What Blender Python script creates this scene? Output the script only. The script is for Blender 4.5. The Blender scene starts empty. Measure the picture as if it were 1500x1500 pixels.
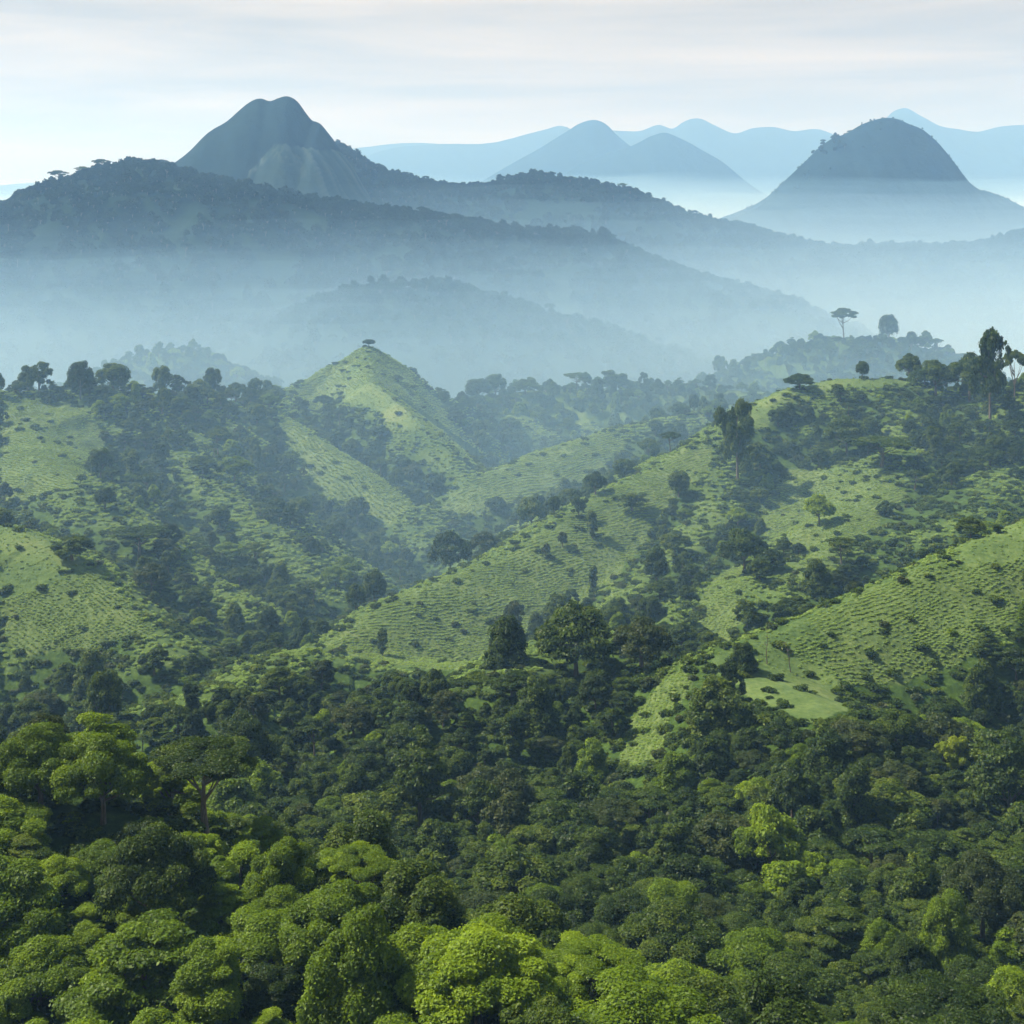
import bpy, math, random
import numpy as np

# ------------------------------------------------------------------ camera, sky, sun, exposure
scene = bpy.context.scene
COL = scene.collection
F, HY = 2060.0, 330.0          # focal length and horizon row, in pixels of a 1500 px frame

cam_d = bpy.data.cameras.new("camera")
cam = bpy.data.objects.new("camera", cam_d)
COL.objects.link(cam)
cam.location = (0, 0, 0)
cam.rotation_euler = (math.radians(90), 0, 0)
cam_d.sensor_width = 36
cam_d.lens = 36 * F / 1500
cam_d.shift_y = -(750 - HY) / 1500
cam_d.clip_start = 1
cam_d.clip_end = 60000
scene.camera = cam

SUN_EL, SUN_AZ = 50.0, -78.0   # azimuth measured from +Y towards +X
world = bpy.data.worlds.new("World")
scene.world = world
world.use_nodes = True
wn, wl = world.node_tree.nodes, world.node_tree.links
wn.clear()
def wnode(t, **kw):
    n = wn.new(t)
    for k, v in kw.items():
        setattr(n, k, v)
    return n
w_out = wnode('ShaderNodeOutputWorld')
w_sky = wnode('ShaderNodeTexSky', sky_type='NISHITA', sun_disc=False)
w_sky.sun_elevation = math.radians(SUN_EL)
w_sky.sun_rotation = math.radians(SUN_AZ) % (2 * math.pi)
w_sky.air_density = 1.0; w_sky.dust_density = 2.0
w_bg = wnode('ShaderNodeBackground'); w_bg.inputs['Strength'].default_value = 0.055
wl.new(w_sky.outputs[0], w_bg.inputs['Color'])
# thin high cloud sheet, streaked, thickest towards the horizon
w_tc = wnode('ShaderNodeTexCoord')
w_sep = wnode('ShaderNodeSeparateXYZ'); wl.new(w_tc.outputs['Generated'], w_sep.inputs[0])
def wmath(op, a, b=None, clamp=False):
    n = wnode('ShaderNodeMath', operation=op); n.use_clamp = clamp
    for i, v in enumerate((a, b)):
        if v is None: continue
        if isinstance(v, (int, float)): n.inputs[i].default_value = v
        else: wl.new(v, n.inputs[i])
    return n.outputs[0]
zc = wmath('ADD', wmath('MAXIMUM', w_sep.outputs['Z'], 0.0), 0.06)
w_comb = wnode('ShaderNodeCombineXYZ')
wl.new(wmath('MULTIPLY', w_sep.outputs['X'], 2.2), w_comb.inputs[0])
wl.new(wmath('MULTIPLY', w_sep.outputs['Z'], 24.0), w_comb.inputs[1])
w_n = wnode('ShaderNodeTexNoise'); w_n.inputs['Scale'].default_value = 1.0
w_n.inputs['Detail'].default_value = 6; w_n.inputs['Roughness'].default_value = 0.55
w_n.inputs['Distortion'].default_value = 0.3
wl.new(w_comb.outputs[0], w_n.inputs['Vector'])
w_ramp = wnode('ShaderNodeValToRGB'); wl.new(w_n.outputs['Fac'], w_ramp.inputs[0])
w_ramp.color_ramp.elements[0].position = 0.42; w_ramp.color_ramp.elements[0].color = (0.275, 0.232, 0.17, 1)
w_ramp.color_ramp.elements[1].position = 0.60; w_ramp.color_ramp.elements[1].color = (0.42, 0.345, 0.24, 1)
w_cl = wnode('ShaderNodeBackground'); w_cl.inputs['Strength'].default_value = 1.0
wl.new(w_ramp.outputs[0], w_cl.inputs['Color'])
cover = wmath('SUBTRACT', 1.02, wmath('MULTIPLY', wmath('SUBTRACT', w_sep.outputs['Z'], 0.14), 2.2), clamp=True)
w_mix = wnode('ShaderNodeMixShader')
wl.new(cover, w_mix.inputs[0]); wl.new(w_bg.outputs[0], w_mix.inputs[1]); wl.new(w_cl.outputs[0], w_mix.inputs[2])
wl.new(w_mix.outputs[0], w_out.inputs[0])

sun_d = bpy.data.lights.new("sun", 'SUN')
sun_d.energy = 5.0
sun_d.angle = math.radians(0.6)
sun_d.color = (1.0, 0.95, 0.88)
sun = bpy.data.objects.new("sun", sun_d)
COL.objects.link(sun)
_az, _el = math.radians(SUN_AZ), math.radians(SUN_EL)
from mathutils import Vector
sun.rotation_euler = Vector((math.sin(_az) * math.cos(_el), math.cos(_az) * math.cos(_el), math.sin(_el))).to_track_quat('Z', 'Y').to_euler()

scene.view_settings.view_transform = 'Standard'
scene.view_settings.look = 'None'
scene.view_settings.exposure = 0.85
scene.view_settings.gamma = 1.0
cy = scene.cycles
cy.max_bounces = 6; cy.diffuse_bounces = 2; cy.glossy_bounces = 1; cy.transmission_bounces = 3
cy.volume_bounces = 3; cy.transparent_max_bounces = 8
cy.use_adaptive_sampling = True; cy.adaptive_threshold = 0.015
cy.sample_clamp_indirect = 4.0
cy.use_denoising = True

HAZE = True
HAZE_DENSITY = 0.00013
HAZE_COLOR = (0.32, 0.61, 1.0)

# ------------------------------------------------------------------ small tools
def tag(o, label=None, cat=None, group=None, kind=None):
    if label: o['label'] = label
    if cat: o['category'] = cat
    if group: o['group'] = group
    if kind: o['kind'] = kind
    return o

def mesh_np(name, verts, faces, mats=(), mat_idx=None, smooth=False):
    """faces: (n,4) or (n,3) int array"""
    verts = np.asarray(verts, dtype=np.float32); faces = np.asarray(faces, dtype=np.int32)
    me = bpy.data.meshes.new(name)
    n, k = faces.shape
    me.vertices.add(len(verts)); me.vertices.foreach_set('co', verts.ravel())
    me.loops.add(n * k); me.loops.foreach_set('vertex_index', faces.ravel())
    me.polygons.add(n)
    me.polygons.foreach_set('loop_start', np.arange(0, n * k, k, dtype=np.int32))
    if mat_idx is not None:
        me.polygons.foreach_set('material_index', np.asarray(mat_idx, dtype=np.int32))
    me.polygons.foreach_set('use_smooth', np.full(n, smooth, dtype=bool))
    for m in mats: me.materials.append(m)
    me.update(calc_edges=True)
    return me

def attr(me, name, vals, domain='POINT'):
    a = me.attributes.new(name, 'FLOAT', domain)
    a.data.foreach_set('value', np.asarray(vals, dtype=np.float32))

def _hash(ix, iy, seed):
    h = (ix.astype(np.int64) * 374761393 + iy.astype(np.int64) * 668265263 + seed * 1442695041) & 0xFFFFFFFF
    h = ((h ^ (h >> 13)) * 1274126177) & 0xFFFFFFFF
    h = h ^ (h >> 16)
    return (h & 0xFFFF) / 65535.0

def noise(x, y, seed=0):
    """gradient noise, about -1..1"""
    x = np.asarray(x, float); y = np.asarray(y, float)
    ix = np.floor(x); iy = np.floor(y); fx = x - ix; fy = y - iy
    ux = fx * fx * fx * (fx * (fx * 6 - 15) + 10); uy = fy * fy * fy * (fy * (fy * 6 - 15) + 10)
    def g(dx, dy):
        a = _hash(ix + dx, iy + dy, seed) * 2 * np.pi
        return np.cos(a) * (fx - dx) + np.sin(a) * (fy - dy)
    a = g(0, 0) * (1 - ux) + g(1, 0) * ux
    b = g(0, 1) * (1 - ux) + g(1, 1) * ux
    return (a * (1 - uy) + b * uy) * 1.5

def fbm(x, y, seed=0, octv=4, gain=0.5):
    s = 0; a = 1.0; t = 0
    for i in range(octv):
        s = s + a * noise(x * 2 ** i + 17.3 * i, y * 2 ** i - 9.1 * i, seed + i); t += a; a *= gain
    return s / t

def ridged(x, y, seed=0, octv=4):
    s = 0; a = 1.0; t = 0
    for i in range(octv):
        s = s + a * (1 - 2 * np.abs(noise(x * 2 ** i + 5.7 * i, y * 2 ** i + 3.3 * i, seed + i))); t += a; a *= 0.5
    return s / t

def P(px, py, Y):
    return ((px - 750) / F * Y, Y, -(py - HY) / F * Y)

def to_px(x, y, z):
    y = np.maximum(y, 1.0)
    return 750 + F * x / y, HY - F * z / y

def inpoly(px, py, poly):
    ins = np.zeros(np.shape(px), bool)
    n = len(poly)
    for i in range(n):
        x0, y0 = poly[i]; x1, y1 = poly[(i + 1) % n]
        if y0 == y1: continue
        c = ((y0 > py) != (y1 > py)) & (px < (x1 - x0) * (py - y0) / (y1 - y0) + x0)
        ins ^= c
    return ins

def smax(a, b, k):
    h = np.clip(0.5 + 0.5 * (a - b) / k, 0, 1)
    return b * (1 - h) + a * h + k * h * (1 - h)

# ------------------------------------------------------------------ terrain shape
def crest(x, y, pts, sf, sb, r, spur=0.0, seed=0, scale=60.0):
    """ridge along a 3-D polyline: falls sf towards the viewer, sb behind, rounded by r"""
    pts = np.array(pts, float)
    best = np.full(x.shape, 1e9); zc = np.zeros(x.shape); side = np.zeros(x.shape)
    for i in range(len(pts) - 1):
        a, b = pts[i], pts[i + 1]
        dx, dy = b[0] - a[0], b[1] - a[1]; L2 = dx * dx + dy * dy
        t = np.clip(((x - a[0]) * dx + (y - a[1]) * dy) / L2, 0, 1)
        ex = x - (a[0] + t * dx); ey = y - (a[1] + t * dy)
        d = np.hypot(ex, ey)
        m = d < best
        best = np.where(m, d, best); zc = np.where(m, a[2] + t * (b[2] - a[2]), zc)
        side = np.where(m, ey, side)
    d = best
    w = 0.5 + 0.5 * np.tanh(side / 15.0)
    s = sf * (1 - w) + sb * w
    dd = np.sqrt(d * d + r * r) - r
    h = zc - s * dd
    if spur:
        h = h + spur * np.minimum(d / (scale * 0.8), 1.0) * ridged(x / scale, y / scale, seed, 4)
    return h

def Ps(*a):
    return [P(*p) for p in a]

BASE_Y = [-200, 0, 20, 60, 100, 150, 200, 265, 320, 385, 430, 500, 700, 900, 1200, 1700, 2500, 40000]
BASE_Z = [-20, -20, -40, -72, -90, -97, -112, -124, -134, -145, -150, -158, -172, -182, -215, -262, -300, -340]

NEAR = [
  # left foreground shoulder
  (Ps((-300,1110,200),(0,1145,190),(120,1180,186),(230,1225,180),(330,1295,172),(430,1350,163),(520,1410,152),(620,1470,143),(760,1520,135),(900,1570,128)), .22, .95, 8, 2, 11, 40),
  # right tea hill: crest and its left flank
  (Ps((965,1105,362),(1000,1010,375),(1060,957,392),(1130,926,404),(1200,900,414),(1280,865,424),(1340,838,432),(1420,800,445),(1500,768,455),(1700,700,480)), .62, .85, 7, 2.5, 12, 34),
  (Ps((1060,975,388),(1180,1040,345),(1260,1110,318)), .45, .45, 14, 1, 13, 40),
  # centre tea hill, one long spur falling from the right massif
  (Ps((440,975,440),(500,925,462),(560,888,480),(640,852,500),(720,822,520),(800,770,545),(860,735,565),(960,688,592),(1030,650,612),(1100,598,640),(1150,572,655),(1230,556,665),(1310,556,668),(1400,575,655),(1500,570,640),(1700,560,640)), .52, .75, 7, 3, 14, 42),
  (Ps((1310,566,668),(1330,640,600),(1300,720,545),(1240,790,500),(1150,850,470)), .42, .45, 12, 6, 15, 45),
  (Ps((1500,575,640),(1480,680,560),(1420,760,505)), .42, .45, 12, 6, 16, 45),
  (Ps((1030,660,610),(1040,740,560),(1010,800,530),(940,870,490),(860,930,455)), .45, .55, 9, 5, 17, 40),
  # second tea hump
  (Ps((640,742,680),(690,706,700),(750,681,720),(830,652,745),(900,630,765),(980,612,790),(1060,600,820)), .45, .6, 10, 2, 18, 50),
  # pyramid hill and its arms
  (Ps((330,615,800),(400,580,830),(450,556,850),(485,536,860),(520,519,865),(540,509,868),(560,520,868),(600,543,868),(640,578,872),(700,600,900)), .72, .85, 4, 4, 19, 40),
  (Ps((540,509,868),(545,560,800),(590,598,765),(640,640,735),(690,697,705)), .75, .8, 3, 3, 20, 35),
  (Ps((430,580,820),(400,604,770),(450,638,735),(520,682,705),(600,742,672)), .6, .7, 4, 4, 21, 36),
  # left massif
  (Ps((-200,575,690),(0,574,700),(120,574,715),(230,578,735),(330,588,760),(420,600,790)), .46, .7, 9, 6, 22, 45),
  (Ps((0,588,700),(60,660,620),(150,740,560),(260,820,520),(330,880,490)), .48, .55, 8, 6, 23, 42),
  (Ps((230,600,735),(280,690,640),(370,770,580),(420,850,530)), .48, .55, 8, 6, 24, 42),
  # left bright spur
  (Ps((-200,740,500),(0,772,492),(60,792,485),(120,832,472),(180,880,458),(225,925,446)), .45, .55, 7, 1, 25, 45),
  (Ps((330,1010,400),(420,960,430),(520,965,440),(640,985,430)), .42, .5, 8, 4, 26, 35),
  (Ps((700,1010,385),(800,955,420),(880,930,440),(960,960,425)), .42, .5, 8, 4, 27, 35),
  # tree-line ridge closing the valley
  (Ps((600,640,900),(680,594,930),(760,576,950),(860,570,965),(960,574,970),(1060,574,960),(1160,576,940)), .40, .6, 12, 8, 28, 50),
  # rounded wooded hill behind, right
  (Ps((960,590,1080),(1060,562,1120),(1110,530,1145),(1160,510,1150),(1230,502,1150),(1320,502,1150),(1390,520,1140),(1430,545,1130),(1560,600,1100)), .50, .7, 20, 5, 29, 70),
  # low crests in the mist
  (Ps((90,570,1250),(180,532,1270),(240,518,1280),(290,515,1280),(340,545,1270),(400,580,1250)), .5, .6, 14, 6, 30, 70),
]

def H(x, y):
    x = np.asarray(x, float); y = np.asarray(y, float)
    h = np.interp(y, BASE_Y, BASE_Z)
    near = np.clip((y - 60) / 100, 0, 1)
    h = h + near * np.clip(y / 400, .85, 2.2) * 5.0 * fbm(x / 75, y / 75, 1, 3)
    for k, (pts, sf, sb, r, sp, sd, sc) in enumerate(NEAR):
        a = np.array(pts)
        m = (x > a[:, 0].min() - 260) & (x < a[:, 0].max() + 260) & (y > a[:, 1].min() - 260) & (y < a[:, 1].max() + 260)
        if not m.any(): continue
        c = crest(x[m], y[m], pts, sf, sb, r, sp, sd, sc)
        h[m] = smax(c, h[m], 5.0)
    h = h + 1.1 * near * fbm(x / 16, y / 16, 5, 3)
    return h

# land cover, drawn as fields on the slopes: (polygon, nearest Y, farthest Y, value)
TEA = [
  ('rows', [(470,945),(560,882),(640,848),(720,818),(760,805),(850,738),(900,712),(960,684),(1030,646),(1045,668),(1010,712),(965,752),(935,805),(890,862),(830,895),(760,935),(700,985),(590,975)], 425, 640),
  ('rows', [(640,745),(690,703),(750,678),(830,648),(905,626),(918,650),(880,690),(800,724),(740,740),(690,752)], 640, 800),
  ('rows', [(1180,905),(1280,862),(1340,835),(1500,820),(1500,900),(1430,960),(1330,1000),(1230,1000),(1160,960)], 330, 470),
  ('rows', [(1010,975),(1012,1010),(985,1050),(965,1115),(900,1130),(925,1050),(975,990)], 320, 420),
  ('rows', [(0,580),(110,592),(160,640),(120,700),(60,730),(0,740)], 520, 740),
  ('rows', [(1150,690),(1300,690),(1330,730),(1270,780),(1190,820),(1130,800),(1110,750)], 440, 640),
  ('rows', [(1030,860),(1090,820),(1100,900),(1060,945),(1020,940)], 420, 560),
  ('rows', [(400,600),(450,630),(540,685),(610,745),(560,770),(490,740),(430,680)], 560, 800),
  ('rows', [(430,575),(500,524),(541,508),(546,560),(500,580),(460,610)], 700, 900),
  ('rows', [(545,508),(600,540),(660,610),(700,690),(640,640),(590,598),(548,560)], 700, 900),
  ('rows', [(90,850),(130,835),(190,880),(225,930),(150,945),(40,960),(0,940),(0,880)], 400, 510),
  ('grass', [(1040,965),(1130,922),(1190,900),(1215,960),(1240,1040),(1180,1060),(1110,1030),(1050,985)], 290, 440),
  ('grass', [(1400,800),(1500,760),(1500,830),(1430,845)], 400, 480),
  ('grass', [(0,765),(60,785),(130,830),(100,852),(40,872),(0,868)], 420, 510),
  ('grass', [(500,545),(545,512),(552,560),(590,595),(625,625),(600,632),(550,600),(505,590)], 680, 880),
  ('grass', [(1105,575),(1160,565),(1130,600),(1120,640),(1095,620)], 600, 680),
  ('grass', [(1180,550),(1320,548),(1330,562),(1180,572)], 640, 690),
]
def land(x, y, z):
    """(grass, rows) coverage 0..1"""
    px, py = to_px(x, y, z)
    wx = px + 9 * noise(x / 9, y / 9, 61) ; wy = py + 7 * noise(x / 8, y / 8, 62)
    g = np.zeros(x.shape); r = np.zeros(x.shape)
    for kind, poly, y0, y1 in TEA:
        ins = inpoly(wx, wy, poly) & (y > y0) & (y < y1)
        if kind == 'rows': r = np.where(ins, 1, r)
        else: g = np.where(ins, 1, g)
    s_ = np.zeros(x.shape); m = (y > 370) & (y < 1000)
    if m.any():
        xm, ym = x[m], y[m]; e = 16.0
        cv = z[m] - .25 * (H(xm + e, ym) + H(xm - e, ym) + H(xm, ym + e) + H(xm, ym - e))
        s_[m] = np.clip((cv - .0 + 1.5 * fbm(xm / 45, ym / 45, 92, 3)) / 1.0, 0, 1) * np.clip((ym - 370) / 50, 0, 1)
    return g, r, s_

# ------------------------------------------------------------------ materials
def mat(name):
    m = bpy.data.materials.new(name); m.use_nodes = True
    m.node_tree.nodes.clear()
    return m, m.node_tree.nodes, m.node_tree.links

def ramp(nt, pos_cols):
    r = nt.new('ShaderNodeValToRGB')
    el = r.color_ramp.elements
    while len(el) < len(pos_cols): el.new(0.5)
    for e, (p, c) in zip(el, pos_cols):
        e.position = p; e.color = (*c, 1)
    return r

def leaf_material(name, cols, trans=0.35, hue_spread=1.0):
    """cols: ramp of leaf colours picked per leaf and per tree"""
    m, n, l = mat(name)
    out = n.new('ShaderNodeOutputMaterial')
    at = n.new('ShaderNodeAttribute'); at.attribute_name = 'tint'
    oi = n.new('ShaderNodeObjectInfo')
    a = n.new('ShaderNodeMath'); a.operation = 'MULTIPLY_ADD'
    l.new(oi.outputs['Random'], a.inputs[0]); a.inputs[1].default_value = 0.34 * hue_spread
    b = n.new('ShaderNodeMath'); b.operation = 'MULTIPLY'; l.new(at.outputs['Fac'], b.inputs[0]); b.inputs[1].default_value = 0.68
    l.new(b.outputs[0], a.inputs[2])
    r = ramp(n, cols); l.new(a.outputs[0], r.inputs[0])
    d = n.new('ShaderNodeBsdfDiffuse'); l.new(r.outputs[0], d.inputs[0])
    t = n.new('ShaderNodeBsdfTranslucent')
    hs = n.new('ShaderNodeHueSaturation'); l.new(r.outputs[0], hs.inputs['Color'])
    hs.inputs['Value'].default_value = 1.5; hs.inputs['Hue'].default_value = 0.485; hs.inputs['Saturation'].default_value = 1.1
    l.new(hs.outputs[0], t.inputs[0])
    mx = n.new('ShaderNodeMixShader'); mx.inputs[0].default_value = trans
    l.new(d.outputs[0], mx.inputs[1]); l.new(t.outputs[0], mx.inputs[2])
    g = n.new('ShaderNodeBsdfGlossy'); g.inputs['Roughness'].default_value = 0.5; g.inputs[0].default_value = (.6, .65, .6, 1)
    m2 = n.new('ShaderNodeMixShader'); m2.inputs[0].default_value = 0.02
    l.new(mx.outputs[0], m2.inputs[1]); l.new(g.outputs[0], m2.inputs[2])
    l.new(m2.outputs[0], out.inputs[0])
    return m

G = lambda r, g, b: (r, g, b)
M_leaf = {
 'deep':  leaf_material('deep_green_leaves', [(0.0, G(0.0073,0.0161,0.0030)), (0.3, G(0.0204,0.0410,0.0051)), (0.6, G(0.0526,0.0915,0.0089)), (1.0, G(0.1461,0.1903,0.0163))], trans=0.28),
 'lime':  leaf_material('lime_green_leaves', [(0.0, G(0.0317,0.0605,0.0039)), (0.5, G(0.1005,0.1713,0.0070)), (1.0, G(0.2646,0.3728,0.0140))], trans=0.38),  # paler leaves; sunlit crowns also get their brightness from this colour
 'olive': leaf_material('olive_leaves', [(0.0, G(0.0178,0.0303,0.0076)), (0.5, G(0.0367,0.0578,0.0106)), (1.0, G(0.0830,0.0939,0.0228))], trans=0.25),
 'tea':   leaf_material('tea_leaves', [(0.0, G(0.1185,0.1971,0.0377)), (0.5, G(0.1976,0.3008,0.0601)), (1.0, G(0.3259,0.4355,0.0978))], trans=0.35),
 'far_dark':  leaf_material('distant_darkened_leaves', [(0.0, G(0.0048,0.0128,0.0066)), (0.4, G(0.0096,0.0240,0.0099)), (1.0, G(0.0270,0.0520,0.0176))], trans=0.15),  # deep leaves darkened and blued for far ridges, hazy shade put into colour
 'gold':  leaf_material('yellow_leaves', [(0.0, G(.10,.16,.008)), (0.5, G(.19,.26,.012)), (1.0, G(.30,.35,.02))], trans=0.35),
}
def bark_material():
    m, n, l = mat('bark')
    out = n.new('ShaderNodeOutputMaterial'); bs = n.new('ShaderNodeBsdfPrincipled')
    no = n.new('ShaderNodeTexNoise'); no.inputs['Scale'].default_value = 3.0; no.inputs['Detail'].default_value = 6
    tc = n.new('ShaderNodeTexCoord'); mp = n.new('ShaderNodeMapping'); mp.inputs['Scale'].default_value = (2, 2, .4)
    l.new(tc.outputs['Object'], mp.inputs[0]); l.new(mp.outputs[0], no.inputs['Vector'])
    r = ramp(n, [(0.3, G(.05,.04,.028)), (0.7, G(.17,.14,.10))]); l.new(no.outputs['Fac'], r.inputs[0])
    l.new(r.outputs[0], bs.inputs['Base Color']); bs.inputs['Roughness'].default_value = .9
    l.new(bs.outputs[0], out.inputs[0])
    return m
M_bark = bark_material()

def ground_material():
    m, n, l = mat('hillside_ground')
    out = n.new('ShaderNodeOutputMaterial'); bs = n.new('ShaderNodeBsdfPrincipled')
    bs.inputs['Roughness'].default_value = .95; bs.inputs['Specular IOR Level'].default_value = .1
    geo = n.new('ShaderNodeNewGeometry')
    n1 = n.new('ShaderNodeTexNoise'); n1.inputs['Scale'].default_value = .6; n1.inputs['Detail'].default_value = 8; n1.inputs['Roughness'].default_value = .65
    n2 = n.new('ShaderNodeTexNoise'); n2.inputs['Scale'].default_value = .035; n2.inputs['Detail'].default_value = 5
    l.new(geo.outputs['Position'], n1.inputs['Vector']); l.new(geo.outputs['Position'], n2.inputs['Vector'])
    wild = ramp(n, [(0.3, G(0.0195,0.0410,0.0082)), (0.55, G(0.0439,0.0819,0.0122)), (0.75, G(0.0877,0.1433,0.0205))]); l.new(n1.outputs['Fac'], wild.inputs[0])
    gr = ramp(n, [(0.36, G(0.0344,0.0671,0.0177)), (0.45, G(0.0688,0.1156,0.0308)), (0.54, G(0.1032,0.1566,0.0426)), (0.66, G(0.1581,0.2012,0.0710))]); 
    ad = n.new('ShaderNodeMath'); ad.operation = 'MULTIPLY_ADD'; l.new(n2.outputs['Fac'], ad.inputs[0]); ad.inputs[1].default_value = .55
    h = n.new('ShaderNodeMath'); h.operation = 'MULTIPLY'; l.new(n1.outputs['Fac'], h.inputs[0]); h.inputs[1].default_value = .45
    l.new(h.outputs[0], ad.inputs[2]); l.new(ad.outputs[0], gr.inputs[0])
    soil = ramp(n, [(0.34, G(0.0438,0.0714,0.0207)), (0.5, G(0.0814,0.1233,0.0332)), (0.66, G(0.1313,0.1753,0.0519))]); l.new(n1.outputs['Fac'], soil.inputs[0])
    a1 = n.new('ShaderNodeAttribute'); a1.attribute_name = 'grass'
    a2 = n.new('ShaderNodeAttribute'); a2.attribute_name = 'rows'
    m1 = n.new('ShaderNodeMixRGB'); l.new(a2.outputs['Fac'], m1.inputs[0]); l.new(wild.outputs[0], m1.inputs[1]); l.new(soil.outputs[0], m1.inputs[2])
    m2 = n.new('ShaderNodeMixRGB'); l.new(a1.outputs['Fac'], m2.inputs[0]); l.new(m1.outputs[0], m2.inputs[1]); l.new(gr.outputs[0], m2.inputs[2])
    l.new(m2.outputs[0], bs.inputs['Base Color'])
    bp = n.new('ShaderNodeBump'); bp.inputs['Strength'].default_value = .5; bp.inputs['Distance'].default_value = .8
    l.new(n1.outputs['Fac'], bp.inputs['Height']); l.new(bp.outputs[0], bs.inputs['Normal'])
    l.new(bs.outputs[0], out.inputs[0])
    return m
M_ground = ground_material()

def far_material(name, cols, scale, bump=6.0):
    m, n, l = mat(name)
    out = n.new('ShaderNodeOutputMaterial'); bs = n.new('ShaderNodeBsdfPrincipled')
    bs.inputs['Roughness'].default_value = 1; bs.inputs['Specular IOR Level'].default_value = .05
    geo = n.new('ShaderNodeNewGeometry')
    n1 = n.new('ShaderNodeTexNoise'); n1.inputs['Scale'].default_value = scale; n1.inputs['Detail'].default_value = 8; n1.inputs['Roughness'].default_value = .62
    l.new(geo.outputs['Position'], n1.inputs['Vector'])
    r = ramp(n, cols); l.new(n1.outputs['Fac'], r.inputs[0])
    ra = n.new('ShaderNodeAttribute'); ra.attribute_name = 'rock'
    sa = n.new('ShaderNodeAttribute'); sa.attribute_name = 'streak'
    rr = ramp(n, [(0.0, G(.02,.04,.032)), (0.45, G(.034,.062,.050)), (1.0, G(.10,.130,.100))]); l.new(sa.outputs['Fac'], rr.inputs[0])
    mx = n.new('ShaderNodeMixRGB'); l.new(ra.outputs['Fac'], mx.inputs[0]); l.new(r.outputs[0], mx.inputs[1]); l.new(rr.outputs[0], mx.inputs[2])
    l.new(mx.outputs[0], bs.inputs['Base Color'])
    bp = n.new('ShaderNodeBump'); bp.inputs['Strength'].default_value = .7; bp.inputs['Distance'].default_value = bump
    l.new(n1.outputs['Fac'], bp.inputs['Height']); l.new(bp.outputs[0], bs.inputs['Normal'])
    l.new(bs.outputs[0], out.inputs[0])
    return m
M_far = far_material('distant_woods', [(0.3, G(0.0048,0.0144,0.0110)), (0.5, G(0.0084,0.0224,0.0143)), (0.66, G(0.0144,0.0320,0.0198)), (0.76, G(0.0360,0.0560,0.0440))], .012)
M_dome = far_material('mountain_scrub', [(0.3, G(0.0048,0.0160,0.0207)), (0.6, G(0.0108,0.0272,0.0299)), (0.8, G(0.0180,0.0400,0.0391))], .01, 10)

# ------------------------------------------------------------------ ground sheet
def grid_mesh(name, X, Y, Z, mats, smooth=True):
    nr, nc = X.shape
    v = np.stack([X, Y, Z], -1).reshape(-1, 3)
    i = np.arange(nr * nc).reshape(nr, nc)
    f = np.stack([i[:-1, :-1], i[:-1, 1:], i[1:, 1:], i[1:, :-1]], -1).reshape(-1, 4)
    return mesh_np(name, v, f, mats, smooth=smooth)

rows = [-40.0]
while rows[-1] < 15800:
    yy = rows[-1]
    rows.append(yy + (5.0 if yy < 90 else max(0.75, yy * 0.0031) if yy < 1350 else yy * 0.02))
rows = np.array(rows)
us = np.linspace(-.46, .46, 720)
U, YY = np.meshgrid(us, rows)
XX = U * (YY + 80)
ZZ = H(XX, YY)
me = grid_mesh('ground', XX, YY, ZZ, [M_ground])
gg, rw, op = land(XX, YY, ZZ)
attr(me, 'grass', np.maximum(np.maximum(gg, op * .55), rw * np.clip((YY - 560) / 100, 0, .5)).ravel()); attr(me, 'rows', rw.ravel())  # far tea rows blended to paler grass, brightening put into the ground colour
ground = bpy.data.objects.new('ground', me); COL.objects.link(ground)
tag(ground, 'green hillsides and valley floor under the forest', kind='structure')

# ------------------------------------------------------------------ far ridges and mountains
def interp_c(x, pts):
    """smooth-ish interpolation of a silhouette"""
    xs = np.array([p[0] for p in pts], float); zs = np.array([p[1] for p in pts], float)
    m = np.gradient(zs, xs)
    x = np.asarray(x, float); i = np.clip(np.searchsorted(xs, x) - 1, 0, len(xs) - 2)
    h = xs[i + 1] - xs[i]; t = np.clip((x - xs[i]) / h, 0, 1)
    return ((2*t**3 - 3*t**2 + 1) * zs[i] + (t**3 - 2*t**2 + t) * h * m[i] + (-2*t**3 + 3*t**2) * zs[i+1] + (t**3 - t**2) * h * m[i+1])

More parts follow.
